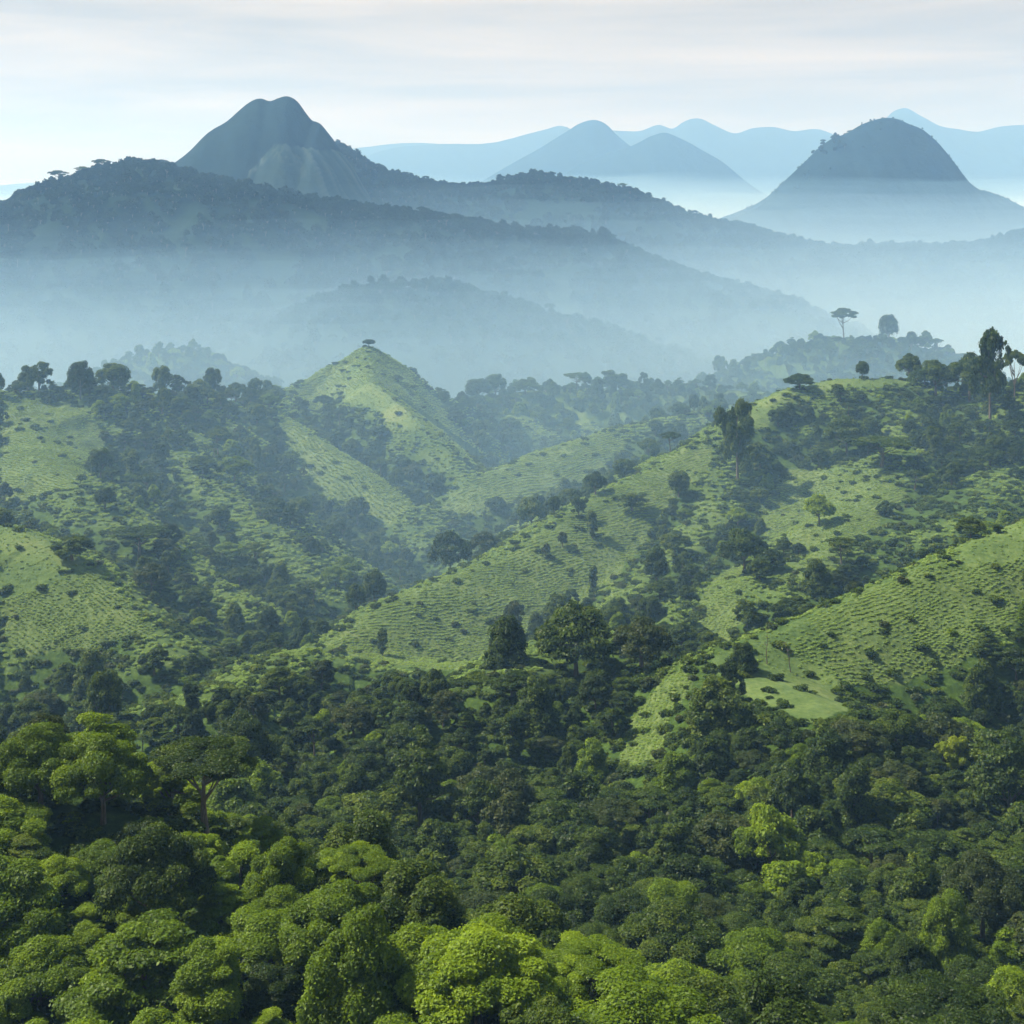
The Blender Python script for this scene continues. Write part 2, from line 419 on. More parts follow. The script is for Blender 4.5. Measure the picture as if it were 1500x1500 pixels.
def ridge_h(spec):
    Yc = spec['Y']; pts = [((p[0] - 750) / F * Yc, -(p[1] - HY) / F * Yc) for p in spec['sil']]
    base = spec.get('base', -330.0); Rf = spec['Rf']; Rb = spec['Rb']; pw = spec.get('pw', 1.4)
    def h(x, y):
        yc = Yc + spec.get('wig', 60) * noise(x / (Yc * .12), 0 * x, spec['seed']) + spec.get('tilt', 0) * x
        # keep the silhouette: crest height measured at its own distance
        zc = interp_c(x * Yc / yc, pts) * (yc / Yc)
        d = y - yc
        if spec.get('dome'):
            xe = x * Yc / yc; w = Yc * .06
            zs = sum(interp_c(xe + k * w, pts) for k in (-2, -1, 0, 1, 2)) / 5 * (yc / Yc)
            zc = zc + (zs - zc) * np.clip(np.abs(d) / (spec['Rf'] * .5) - .06, 0, 1)
            zc = zc + np.clip(np.abs(d) / 60, 0, 1) * spec.get('gully', 5) * ridged(x / (Yc * .022) + d / (Yc * .06), d / (Yc * .06), spec['seed'], 4)
        dn = np.where(d < 0, -d / Rf, d / Rb)
        dn = np.minimum(dn, 1.6)
        prof = np.where(dn < 1, np.cos(np.clip(dn, 0, 1) * math.pi / 2) ** pw if spec.get('dome') else 1 - (np.sqrt(dn * dn + .01) - .1), -(dn - 1))
        z = base + (zc - base) * prof
        sc = spec.get('sc', Yc * .05)
        z = z + spec.get('amp', 12) * np.minimum(np.abs(dn) * 3.5, 1) * ridged(x / sc, y / (sc * 1.5), spec['seed'] + 3, 5)
        return z
    return h

RIDGES = [
 dict(name='hill', label='low wooded hill fading into the mist behind the pyramid hill', Y=1750, Rf=520, Rb=500, seed=41, amp=16, base=-280,
      sil=[(150,640),(250,560),(350,490),(430,460),(520,432),(600,421),(660,424),(720,440),(800,465),(900,492),(1000,525),(1100,570),(1200,640)]),
 dict(name='forested_ridge', label='broad blue wooded ridge below the streaked rock mountain', Y=2300, Rf=820, Rb=700, seed=42, amp=26, sc=150, wig=120,
      sil=[(-500,480),(-300,420),(-100,345),(0,312),(60,284),(110,266),(170,252),(210,245),(260,254),(330,272),(400,285),(470,298),(540,310),(650,324),(760,342),(850,347),(900,358),(930,374),(1000,402),(1100,430),(1180,456),(1300,510),(1500,580)]),
 dict(name='rock_mountain', label='tall rounded mountain with pale streaked rock flank on the left', Y=2750, Rf=520, Rb=600, seed=43, amp=1.5, dome=True, pw=1.1, wig=0, sc=260,
      sil=[(60,420),(150,300),(200,262),(225,238),(240,234),(255,240),(268,232),(280,222),(310,193),(335,178),(352,163),(368,150),(382,145),(398,149),(410,144),(424,142),(436,150),(446,164),(456,176),(468,181),(480,195),(500,222),(520,252),(540,288),(560,318),(620,400),(700,520)]),
 dict(name='forested_ridge', label='second blue wooded ridge running right behind the broad one', Y=3050, Rf=800, Rb=800, seed=44, amp=18, sc=170, wig=80,
      sil=[(250,330),(400,270),(480,215),(505,221),(540,243),(600,264),(640,272),(700,276),(740,270),(780,259),(830,267),(880,274),(930,286),(980,306),(1020,322),(1080,332),(1150,352),(1220,366),(1290,364),(1350,364),(1430,361),(1500,344),(1600,310),(1800,290)]),
 dict(name='dome_mountain', label='smooth blue dome mountain rising alone on the right', Y=4100, Rf=480, Rb=900, seed=45, amp=3, dome=True, pw=1.0, wig=0, sc=400,
      sil=[(900,420),(1000,352),(1070,322),(1120,296),(1150,266),(1180,237),(1205,213),(1222,202),(1240,196),(1262,183),(1290,174),(1308,174),(1330,182),(1352,192),(1375,213),(1396,240),(1410,262),(1425,275),(1450,284),(1480,300),(1520,322),(1600,370)]),
 dict(name='mountain', label='twin pale peaks in the haze, the nearer right one', Y=8300, Rf=1200, Rb=1200, seed=46, amp=3, wig=0, sc=500, dome=True, pw=1.0,
      sil=[(760,330),(820,262),(880,228),(930,212),(955,199),(972,195),(995,203),(1030,222),(1060,240),(1090,266),(1120,290),(1180,330)]),
 dict(name='mountain', label='twin pale peaks in the haze, the taller left one', Y=8900, Rf=1200, Rb=1200, seed=47, amp=3, wig=0, sc=500, dome=True, pw=1.0,
      sil=[(600,340),(700,270),(745,243),(790,218),(830,193),(852,180),(870,176),(885,181),(905,200),(930,220),(980,250),(1060,300)]),
 dict(name='mountain_range', label='palest mountain range along the horizon behind the twin peaks', Y=12500, Rf=1700, Rb=1700, seed=48, amp=5, wig=0, sc=600, dome=True, pw=1.0,
      sil=[(500,250),(560,222),(640,212),(720,210),(770,198),(800,190),(822,185),(850,196),(900,192),(935,193),(965,184),(985,189),(1003,178),(1020,174),(1045,184),(1070,197),(1100,189),(1130,187),(1160,193),(1195,191),(1220,202),(1270,215),(1290,190),(1303,170),(1320,159),(1345,170),(1370,184),(1400,190),(1425,194),(1465,186),(1500,184),(1600,200),(1800,230)]),
 dict(name='mountain_range', label='faint low mountain range at the far left horizon', Y=13800, Rf=1700, Rb=1700, seed=49, amp=5, wig=0, sc=700, dome=True, pw=1.0,
      sil=[(-500,300),(-200,280),(0,272),(60,268),(140,272),(240,270),(400,240),(520,218),(620,210),(700,220),(800,240),(1000,300)]),
]
RH = {}
for sp in RIDGES:
    h = ridge_h(sp); Yc = sp['Y']
    x0 = (sp['sil'][0][0] - 750) / F * Yc; x1 = (sp['sil'][-1][0] - 750) / F * Yc
    nx = int(min(900, (x1 - x0) / (Yc * .0016))); ny = 260
    t = np.linspace(-1, 1, ny); yy = Yc + np.where(t < 0, t * sp['Rf'] * 1.3, t * sp['Rb'] * 1.1)
    X, Y = np.meshgrid(np.linspace(x0, x1, nx), yy)
    Z = h(X, Y)
    rock = np.zeros(X.shape); streak = np.zeros(X.shape)
    if sp['name'] == 'rock_mountain':
        px, py = to_px(X, Y, Z)
        # pale bare flank, ribbed by gullies that follow its outer edge
        edge = np.interp(py, [205, 225, 250, 280, 312], [470, 500, 520, 538, 566])
        q = edge - px
        rock = np.clip((inpoly(px + 4 * noise(X / 30, Y / 30, 7), py, [(345,275),(380,235),(404,210),(440,216),(500,222),(540,262),(575,330),(480,330),(360,300)])) * 1.0, 0, 1)
        k = q * (1 - .35 * np.clip((py - 215) / 95, 0, 1)) / 1.0
        streak = np.clip(.45 + .42 * noise(k / 6.5, py / 160, 71) + .3 * noise(k / 2.6, py / 90, 72), 0, 1)
        apron = inpoly(px, py, [(300,300),(352,268),(402,232),(452,262),(480,330),(300,330)])
        streak = np.where(apron, .35 + .3 * noise(px / 40, py / 3.0, 73), streak)
        Z = Z + rock * 9 * (streak - .5)
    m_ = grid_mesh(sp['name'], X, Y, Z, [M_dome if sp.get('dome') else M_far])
    attr(m_, 'rock', rock.ravel()); attr(m_, 'streak', streak.ravel())
    o = bpy.data.objects.new(sp['name'], m_); COL.objects.link(o)
    tag(o, sp['label'], kind='structure')
    RH[id(sp)] = h; sp['h'] = h
    sp['xr'] = (x0, x1)

# ------------------------------------------------------------------ tree shapes
ICO = None
def icosphere():
    global ICO
    if ICO is None:
        t = (1 + 5 ** .5) / 2
        v = np.array([(-1,t,0),(1,t,0),(-1,-t,0),(1,-t,0),(0,-1,t),(0,1,t),(0,-1,-t),(0,1,-t),(t,0,-1),(t,0,1),(-t,0,-1),(-t,0,1)], float)
        v /= np.linalg.norm(v[0])
        f = np.array([(0,11,5),(0,5,1),(0,1,7),(0,7,10),(0,10,11),(1,5,9),(5,11,4),(11,10,2),(10,7,6),(7,1,8),(3,9,4),(3,4,2),(3,2,6),(3,6,8),(3,8,9),(4,9,5),(2,4,11),(6,2,10),(8,6,7),(9,8,1)])
        ICO = v, f
    return ICO

def clumps_for(kind, rng):
    """list of (centre, horizontal radius, vertical radius); crown radius about 1"""
    C = []
    def add(x, y, z, r, q=.7): C.append((x, y, z, r, r * q))
    if kind == 'dome':        # broad dome, skirts of foliage hanging lower at the rim
        add(0, 0, .42, .55, .7)
        for i in range(46):
            a = rng.uniform(0, 2 * math.pi); e = rng.uniform(0, 1) ** .7
            rr = .88 * math.sin(e * math.pi / 2); z = .10 + .72 * math.cos(e * math.pi / 2) + rng.uniform(-.10, .08)
            add(rr * math.cos(a), rr * math.sin(a), z, rng.uniform(.15, .32), rng.uniform(.5, .8))
    elif kind == 'round':     # taller, rounded
        add(0, 0, .7, .6, 1.0)
        for i in range(50):
            a = rng.uniform(0, 2 * math.pi); c = rng.uniform(-.55, 1)
            s = math.sqrt(1 - c * c); add(.72 * s * math.cos(a), .72 * s * math.sin(a), .75 + .75 * c, rng.uniform(.16, .32), rng.uniform(.6, .95))
    elif kind == 'flat':      # umbrella: flat tiers
        for t, (z, R, n) in enumerate([(.62, .95, 26), (.42, .8, 14), (.72, .5, 8)]):
            for i in range(n):
                a = rng.uniform(0, 2 * math.pi); rr = R * math.sqrt(rng.uniform(.02, 1))
                add(rr * math.cos(a), rr * math.sin(a), z - .16 * (rr / R) ** 2 + rng.uniform(-.03, .03), rng.uniform(.15, .26), .34)
    elif kind == 'layered':   # stacked horizontal sprays
        for t in range(6):
            z = .15 + t * .24; R = [.75, .95, .85, .7, .5, .28][t]; ph = rng.uniform(0, 6.3)
            for i in range([9, 11, 10, 8, 6, 3][t]):
                a = ph + i * 2.4; rr = R * rng.uniform(.35, 1)
                add(rr * math.cos(a), rr * math.sin(a), z + rng.uniform(-.06, .06) - .1 * rr, rng.uniform(.16, .30), .36)
    elif kind == 'ragged':    # uneven open crown with gaps
        for i in range(26):
            a = rng.uniform(0, 2 * math.pi); rr = rng.uniform(.1, .85); z = rng.uniform(.05, 1.25) * (1 - .3 * rr)
            r0 = rng.uniform(.12, .28)
            add(rr * math.cos(a), rr * math.sin(a), z, r0, .75)
            for j in range(2):
                add(rr * math.cos(a) + rng.uniform(-.2, .2), rr * math.sin(a) + rng.uniform(-.2, .2), z + rng.uniform(-.1, .15), r0 * rng.uniform(.4, .7), .7)
    elif kind == 'draped':    # creeper-cloaked mound, tapering up
        for i in range(60):
            t = rng.uniform(0, 1); a = rng.uniform(0, 2 * math.pi); R = (.98 - .72 * t ** 1.3)
            rr = R * rng.uniform(.72, .95)
            add(rr * math.cos(a), rr * math.sin(a), -.25 + 1.55 * t, rng.uniform(.14, .28), rng.uniform(.8, 1.25))
        for t in (0, .25, .5, .75): add(0, 0, -.2 + 1.4 * t, .8 - .6 * t, .8)
    elif kind == 'column':    # narrow cloaked column
        for i in range(40):
            t = rng.uniform(0, 1); a = rng.uniform(0, 2 * math.pi); R = .16 + .62 * t * (1.35 - t) + rng.uniform(-.1, .22)
            add(R * math.cos(a) * .8, R * math.sin(a) * .8, -.35 + 2.0 * t, rng.uniform(.12, .32), rng.uniform(.6, 1.0))
        for t in (0.1, .35, .6, .85): add(0, 0, -.3 + 1.9 * t, .2 + .2 * t, 1.0)
    elif kind == 'bush':
        for i in range(10):
            a = rng.uniform(0, 2 * math.pi); rr = rng.uniform(0, .65)
            add(rr * math.cos(a), rr * math.sin(a), .28 + rng.uniform(-.1, .3) * (1 - rr), rng.uniform(.28, .45), .8)
    return np.array(C)

def crown_mesh(name, kind, seed, n, leaf, material, size=6.0, core=True):
    rng = random.Random(seed); r = np.random.RandomState(seed)
    C = clumps_for(kind, rng)
    w = C[:, 3] ** 2; w /= w.sum()
    m = int(n * 1.9)
    ci = r.choice(len(C), m, p=w)
    d = r.normal(size=(m, 3)); d[:, 2] = np.where(d[:, 2] < -.2, np.abs(d[:, 2]) * np.where(r.rand(m) < .7, 1, -1), d[:, 2])
    d /= np.linalg.norm(d, axis=1)[:, None]
    sc = np.stack([C[ci, 3], C[ci, 3], C[ci, 4]], -1)
    rad = 0.84 + .22 * r.rand(m) + .16 * np.abs(r.normal(size=m)) * (r.rand(m) < .15)
    p = C[ci, :3] + d * sc * rad[:, None]
    keep = np.ones(m, bool)
    for j in range(len(C)):
        q = (p - C[j, :3]) / np.array([C[j, 3], C[j, 3], C[j, 4]])
        keep &= ~((np.einsum('ij,ij->i', q, q) < .55) & (ci != j))
    idx = np.nonzero(keep)[0][:n]
    p, d, ci = p[idx] * size, d[idx], ci[idx]; k = len(p)
    # leaf frames: facing outwards and up, jittered
    nrm = d * .45 + np.array([0, 0, .75]) + r.normal(size=(k, 3)) * .42
    nrm /= np.linalg.norm(nrm, axis=1)[:, None]
    t = np.cross(nrm, r.normal(size=(k, 3))); t /= np.linalg.norm(t, axis=1)[:, None] + 1e-9
    b = np.cross(nrm, t)
    L = leaf * (.45 + 1.3 * r.rand(k) ** 1.7)[:, None] * .5; W = L * .62
    v = np.stack([p - t * L, p + b * W + nrm * L * .12, p + t * L - nrm * L * .25, p - b * W + nrm * L * .12], 1).reshape(-1, 3)
    f = np.arange(4 * k).reshape(-1, 4)
    ctint = r.rand(len(C))
    tint = np.repeat(np.clip(.5 * ctint[ci] + .5 * r.rand(k), 0, 1), 4)
    if core:
        iv, if_ = icosphere()
        vs = [v]; fs = [f]; ts = [tint]; base = len(v)
        for c in C:
            cv = (c[:3] + iv * np.array([c[3], c[3], c[4]]) * .72 * (1 + .15 * r.randn(len(iv), 1))) * size
            vs.append(cv); fs.append(np.concatenate([if_, if_[:, :1] * 0 - 1], 1) + base); ts.append(np.full(len(iv), .2)); base += len(iv)
        tri = np.concatenate([x[:, :3] for x in fs[1:]]); 
        # triangles as quads with a doubled edge split at its midpoint are avoided: build mixed mesh
        return mixed_mesh(name, np.concatenate(vs), f, tri, np.concatenate(ts), material)
    me = mesh_np(name, v, f, [material]); attr(me, 'tint', tint)
    return me

def mixed_mesh(name, v, quads, tris, tint, material):
    me = bpy.data.meshes.new(name)
    me.vertices.add(len(v)); me.vertices.foreach_set('co', np.asarray(v, np.float32).ravel())
    li = np.concatenate([quads.ravel(), tris.ravel()]).astype(np.int32)
    me.loops.add(len(li)); me.loops.foreach_set('vertex_index', li)
    nq, nt = len(quads), len(tris)
    me.polygons.add(nq + nt)
    ls = np.concatenate([np.arange(nq) * 4, nq * 4 + np.arange(nt) * 3]).astype(np.int32)
    me.polygons.foreach_set('loop_start', ls)
    me.materials.append(material); me.update(calc_edges=True)
    attr(me, 'tint', tint)
    return me

def tube(pts, radii, seg=7):
    pts = np.array(pts, float); V = []; 
    for i, (p, rr) in enumerate(zip(pts, radii)):
        dirv = pts[min(i + 1, len(pts) - 1)] - pts[max(i - 1, 0)]; dirv /= np.linalg.norm(dirv) + 1e-9
        a = np.cross(dirv, [0.3, 1, .1]); a /= np.linalg.norm(a) + 1e-9; b = np.cross(dirv, a)
        for s in range(seg):
            th = 2 * math.pi * s / seg
            V.append(p + rr * (math.cos(th) * a + math.sin(th) * b))
    Fc = []
    for i in range(len(pts) - 1):
        for s in range(seg):
            Fc.append((i * seg + s, i * seg + (s + 1) % seg, (i + 1) * seg + (s + 1) % seg, (i + 1) * seg + s))
    return np.array(V), np.array(Fc)

def trunk_mesh(name, kind, seed, height, size=6.0, r0=.38):
    """trunk from z=0 (with a root below ground) to the crown, limbs to crown clumps; crown origin sits at z=height"""
    rng = random.Random(seed + 99); C = clumps_for(kind, random.Random(seed))
    vs, fs, n = [], [], 0
    def put(p, r, seg):
        nonlocal n
        v, f = tube(p, r, seg); vs.append(v); fs.append(f + n); n += len(v)
    top = height + size * (.35 if kind in ('flat', 'dome', 'bush') else .9)
    lean = (rng.uniform(-.05, .05), rng.uniform(-.05, .05))
    pts = [(lean[0] * z + .12 * math.sin(z * .5 + seed), lean[1] * z + .1 * math.cos(z * .4 + seed), z) for z in np.linspace(-2.0, top, 9)]
    put(pts, [r0 * (1.5 - 1.3 * (i / 8)) for i in range(9)], 8)
    for i in range(9):
        c = C[rng.randrange(len(C))]; tgt = np.array([c[0] * size, c[1] * size, height + c[2] * size])
        z0 = rng.uniform(height * .55, max(height * .6, top * .8)); s = np.array([lean[0] * z0, lean[1] * z0, z0])
        mid = (s + tgt) / 2 + np.array([0, 0, -.08 * size])
        put([s, mid, tgt], [r0 * .45, r0 * .28, r0 * .08], 5)
    return mesh_np(name, np.concatenate(vs), np.concatenate(fs), [M_bark], smooth=True)

PROTO = {}
def proto(kind, tone, lod, seed):
    """(crown mesh, trunk mesh, crown height) for one tree type"""
    key = (kind, tone, lod, seed)
    if key not in PROTO:
        n, leaf = {'near': (42000, .25), 'mid': (8500, .46), 'far': (420, 2.0)}[lod]
        th = {'dome': 3.8, 'round': 2.2, 'flat': 8.0, 'layered': 3.5, 'ragged': 2.6, 'draped': 2.2, 'column': 3.5, 'bush': .4}[kind]
        c = crown_mesh(kind + '_crown', kind, seed, n, leaf, M_leaf[tone])
        t = trunk_mesh('trunk', kind, seed, th)
        PROTO[key] = (c, t, th)
    return PROTO[key]

# ------------------------------------------------------------------ forest layout
rnd = random.Random(7)
TREES = []      # individual trees: dicts
KNAME = {'dome': 'broadleaf_tree', 'round': 'round_crowned_tree', 'flat': 'umbrella_tree', 'layered': 'layered_tree', 'ragged': 'open_crowned_tree', 'draped': 'creeper_covered_tree', 'column': 'columnar_tree'}

def place_by_px(px, py_top, width_px, Y, kind, tone, label, sz=None, aspect=1.0, lod='mid', most=1.4):
    """a tree whose crown top is seen at (px, py_top), crown width_px wide, standing at depth Y"""
    R = width_px / 2 / F * Y
    x = (px - 750) / F * Y
    s = R / 6.0
    g = float(H(np.array([x]), np.array([Y]))[0])
    topz = -(py_top - HY) / F * Y
    th = proto(kind, tone, lod, 1)[2]
    crown_h = {'dome': 1.0, 'round': 1.55, 'flat': .82, 'layered': 1.5, 'ragged': 1.35, 'draped': 1.35, 'column': 1.95}[kind] * 6
    full = th + crown_h
    sz = max(0.45, (topz - g) / full / s)      # vertical stretch that puts the top where it should be
    TREES.append(dict(x=x, y=Y, z=g, s=s, sz=s * min(sz, most) * aspect, kind=kind, tone=tone, lod=lod, seed=rnd.choice((1, 2)), label=label, rot=rnd.uniform(0, 6.28)))

N = place_by_px
# --- the trees one can pick out
N(1080,553,60,585,'ragged','deep','tall dark tree with a long bare trunk on the crest of the middle tea hill', lod='near', most=2.3)
N(1172,548,44,655,'dome','deep','rounded dark tree beside the bare grassy saddle of the skyline')
N(1236,451,40,1150,'flat','deep','slender umbrella tree standing above the wooded hill, left of the two')
N(1302,460,30,1150,'round','deep','bushy tall tree standing above the wooded hill, right of the two')
N(1263,530,20,668,'round','deep','small upright tree on the yellow grass of the skyline crest')
N(1450,468,60,610,'ragged','deep','dark ragged tree standing highest on the right-hand skyline', most=2.6)
N(1486,488,34,620,'flat','deep','small umbrella tree at the right edge of the skyline', most=2.4)
N(1420,510,60,640,'dome','deep','wide dark tree just left of the highest skyline tree')
N(1370,528,60,650,'dome','deep','rounded tree on the right skyline next to the wide dark one')
N(540,501,20,868,'round','deep','lone small tree on the very tip of the pyramid hill')
N(118,531,40,705,'round','deep','dark ball-shaped tree on the left skyline')
N(57,528,44,705,'ragged','deep','ragged tree on the left skyline between the edge and the ball-shaped one')
N(165,534,52,720,'round','deep','tall bushy tree on the left skyline right of the ball-shaped one')
N(200,562,46,722,'ragged','deep','leafy tree at the foot of the tall bushy skyline one')
N(262,548,36,745,'ragged','deep','thin crowned tree on the left skyline, fifth from the edge')
N(290,556,34,745,'dome','deep','small domed tree on the left skyline beside the thin crowned one')
N(372,545,38,790,'ragged','deep','tallest tree on the skyline just left of the pyramid hill')
N(345,562,40,775,'dome','deep','low dark tree on the skyline under the tallest one')
N(700,556,42,940,'round','deep','dense tree at the left end of the treeline behind the valley')
N(726,549,34,945,'round','deep','tall pointed tree in the treeline behind the valley')
N(770,556,40,945,'dome','deep','broad tree in the treeline right of the pointed one')
N(845,545,36,962,'flat','deep','umbrella tree in the middle of the treeline behind the valley')
N(898,541,46,965,'ragged','deep','wide open tree standing over the treeline behind the valley')
N(812,684,20,560,'round','deep','round bush-like tree at the upper end of the tree belt across the middle tea hill')
N(872,692,34,575,'dome','deep','low dome tree on the crest of the middle tea hill')
N(848,716,26,552,'ragged','deep','leaning dark tree in the bright rows of the middle tea hill')
N(868,744,26,540,'column','deep','narrow dark tree just below the leaning one on the middle tea hill')
N(926,720,50,560,'ragged','deep','large dark spreading tree at the right edge of the bright tea rows')
N(824,760,16,532,'round','olive','tiny round tree among the bright tea rows')
N(868,800,22,508,'column','deep','small upright tree low on the right of the middle tea hill')
N(778,706,44,585,'dome','deep','dark tree in the middle of the belt across the tea hill')
N(800,775,14,524,'round','olive','smallest shrub-like tree among the bright tea rows')
N(660,758,60,545,'dome','deep','spreading dark tree at the left of the belt across the tea hill')
N(560,862,24,452,'column','deep','narrow creeper-clad tree standing alone at the left toe of the middle tea hill')
N(548,815,38,505,'round','deep','dark tree on the shoulder above the narrow creeper-clad one')
N(521,853,30,490,'round','deep','small ball-shaped dark tree left of the narrow creeper-clad one')
N(105,786,66,476,'ragged','deep','flat ragged tree with a dark trunk on the bright left spur')
N(46,722,30,530,'round','deep','small dark tree on the slope above the bright left spur')
N(4,705,26,520,'round','deep','dark tree cut by the left edge above the bright spur')
N(205,772,84,520,'flat','deep','wide flat-topped tree in the hollow right of the bright left spur')
N(343,668,52,640,'dome','lime','lit yellow-green dome tree on the left hillside')
N(297,668,44,640,'dome','deep','domed tree left of the lit yellow-green one')
N(225,708,20,590,'round','lime','small yellowish tree on the left hillside')
N(1292,640,88,570,'flat','deep','broad flat-domed tree high on the right hillside')
N(1370,622,34,575,'column','deep','narrow dark tree right of the flat-domed one')
N(1240,612,60,600,'dome','deep','dark dome above and left of the flat-domed tree')
N(1422,758,40,455,'dome','deep','small dark dome tree with a thin trunk beside the far right grass patch')
N(1462,768,22,452,'column','deep','wispy drooping tree on the far right grass patch')
N(1090,775,70,490,'dome','deep','dome tree on a thin trunk in the gully above the right tea hill')
N(1113,820,40,470,'round','deep','dark tree right under the dome tree in the gully')
N(1200,725,44,520,'dome','lime','round tree with a lit rim among the terraces')
N(1000,800,36,500,'ragged','deep','tall thin tree in the dark gully below the middle tea hill')
N(962,806,40,495,'round','deep','bushy tree in the dark gully left of the tall thin one')
N(845,888,112,405,'dome','deep','largest dark dome tree at the foot of the middle tea hill')
N(742,905,70,410,'draped','deep','leafy mound tree left of the largest dark dome')
N(940,908,88,400,'dome','olive','rounded olive tree right of the largest dark dome')
N(785,1000,76,370,'draped','deep','peaked leafy tree below the largest dark dome')
N(615,1040,104,300,'layered','deep','tiered cedar-like tree in the middle of the forest')
N(700,1068,74,295,'dome','deep','rounded tree right beside the tiered cedar-like one')
N(745,1062,80,300,'dome','olive','broad olive-tinged dome right of the tiered tree')
N(350,1030,110,330,'dome','deep','wide dome tree in the valley behind the flat umbrella crown', lod='near')
N(300,1086,150,184,'flat','deep','very wide flat umbrella crown on the edge of the left shoulder', lod='near', most=1.9)
N(62,972,92,206,'dome','olive','brownish rounded tree at the left edge against the misty slope', lod='near')
N(1050,1000,96,345,'draped','deep','big dark leafy mound on the flank of the right tea hill')
N(1250,1112,74,290,'column','deep','tall columnar tree in the forest below the right tea hill')
N(1128,1158,96,268,'dome','lime','lit dome tree left of the tall columnar one')
N(1160,1098,70,300,'dome','deep','rounded tree on the forest edge under the right grass slope')
N(1115,1098,50,302,'dome','deep','smaller rounded tree on the forest edge under the right grass slope')
N(1398,1046,52,318,'ragged','gold','bright yellow-leaved tree on the right slope')
N(1385,1290,98,215,'draped','lime','glowing lime-green dome tree low on the right', lod='near')
N(1440,1255,120,228,'dome','olive','broad pale-topped tree behind the glowing lime one', lod='near')
N(1205,1408,66,172,'draped','lime','bright peaked shrub tree near the bottom right', lod='near')
N(1480,1080,110,300,'dome','deep','large shadowed dome at the right edge')
N(150,1075,130,182,'dome','lime','sunlit leaning mound tree on top of the left shoulder', lod='near')
N(60,1066,130,184,'dome','lime','feathery sunlit tree at the top left of the left shoulder', lod='near')
N(412,1205,96,165,'dome','lime','feathery lime plume tree on the lip of the left shoulder', lod='near')
N(230,1180,150,160,'dome','deep','broad leafy crown in the middle of the left shoulder', lod='near')
N(490,1300,150,150,'dome','lime','rounded bright crown, upper one of the pair right of the dark hollow', lod='near')
N(520,1345,190,136,'draped','lime','largest bright mound, lower one of the pair right of the dark hollow', lod='near')
N(280,1436,200,122,'dome','lime','wide sunlit dome on the bottom edge left of centre', lod='near')
N(150,1420,110,124,'dome','lime','small sunlit dome on the bottom edge beside the wide one', lod='near')
N(15,1380,70,128,'dome','lime','bright crown cut by the left edge near the bottom', lod='near')
N(700,1372,210,136,'dome','lime','wide glowing canopy at the bottom centre', lod='near')
N(1010,1466,130,122,'dome','lime','lit crown on the bottom edge right of centre', lod='near')
# skyline trees on the far ridges
def far_tree(px, width_px, ri, kind, label, aspect=1.0):
    sp = RIDGES[ri]; Y = sp['Y']; x = (px - 750) / F * Y
    yy = Y + np.linspace(-60, 60, 61); zz = sp['h'](np.full(61, x), yy); j = int(np.argmax(zz / yy))
    s = width_px / 2 / F * Y / 6
    TREES.append(dict(x=x, y=float(yy[j]), z=float(zz[j]) - 1, s=s, sz=s * aspect, kind=kind, tone='deep', lod='mid', seed=1, label=label, rot=rnd.uniform(0, 6.28)))
far_tree(86, 28, 1, 'flat', 'wide flat tree on the far blue ridge at upper left, leftmost of the row', .8)
far_tree(118, 22, 1, 'flat', 'flat tree on the far blue ridge at upper left, second of the row', .8)
far_tree(146, 26, 1, 'flat', 'broad flat tree in the middle of the row on the far blue ridge', .8)
far_tree(166, 18, 1, 'round', 'rounded tree on the far blue ridge, fourth of the row', .7)
far_tree(192, 20, 1, 'dome', 'peaked tree at the right end of the row on the far blue ridge', 1.0)
far_tree(840, 10, 3, 'flat', 'tiny lone umbrella tree on the second far ridge, left one', .9)
far_tree(909, 15, 3, 'flat', 'tiny umbrella tree on the second far ridge, right one', .8)
far_tree(510, 12, 3, 'round', 'tiny tree beside the foot of the streaked rock mountain', .8)
HAND = len(TREES)

# --- forest that fills the slopes (dart throwing with varied crown sizes)
def scatter(y0, y1, dens_fn, rmin, rmax, seed, n, pad=.07, gap=.78, blockers=()):
    rs = np.random.RandomState(seed)
    Yv = np.sqrt(rs.uniform(y0 ** 2, y1 ** 2, n)); u = rs.uniform(-.364 - pad, .364 + pad, n)
    X = u * Yv; R = (rmin + (rmax - rmin) * rs.rand(n) ** 1.6) * np.where(Yv < 190, 1.12, 1.0)
    Z = H(X, Yv); d = dens_fn(X, Yv, Z)
    ok = rs.rand(n) < d
    X, Yv, Z, R = X[ok], Yv[ok], Z[ok], R[ok]
    cell = rmax * 1.6; gridd = {}
    for (bx, by, br) in blockers: gridd.setdefault((int(bx // cell), int(by // cell)), []).append((bx, by, br))
    out = []
    for x, y, z, r in zip(X, Yv, Z, R):
        cx, cyy = int(x // cell), int(y // cell); bad = False
        for i in (-1, 0, 1):
            for j in (-1, 0, 1):
                for (bx, by, br) in gridd.get((cx + i, cyy + j), ()):
                    if (bx - x) ** 2 + (by - y) ** 2 < (gap * (br + r)) ** 2: bad = True; break
                if bad: break
            if bad: break
        if not bad:
            gridd.setdefault((cx, cyy), []).append((x, y, r)); out.append((x, y, z, r))
    return out

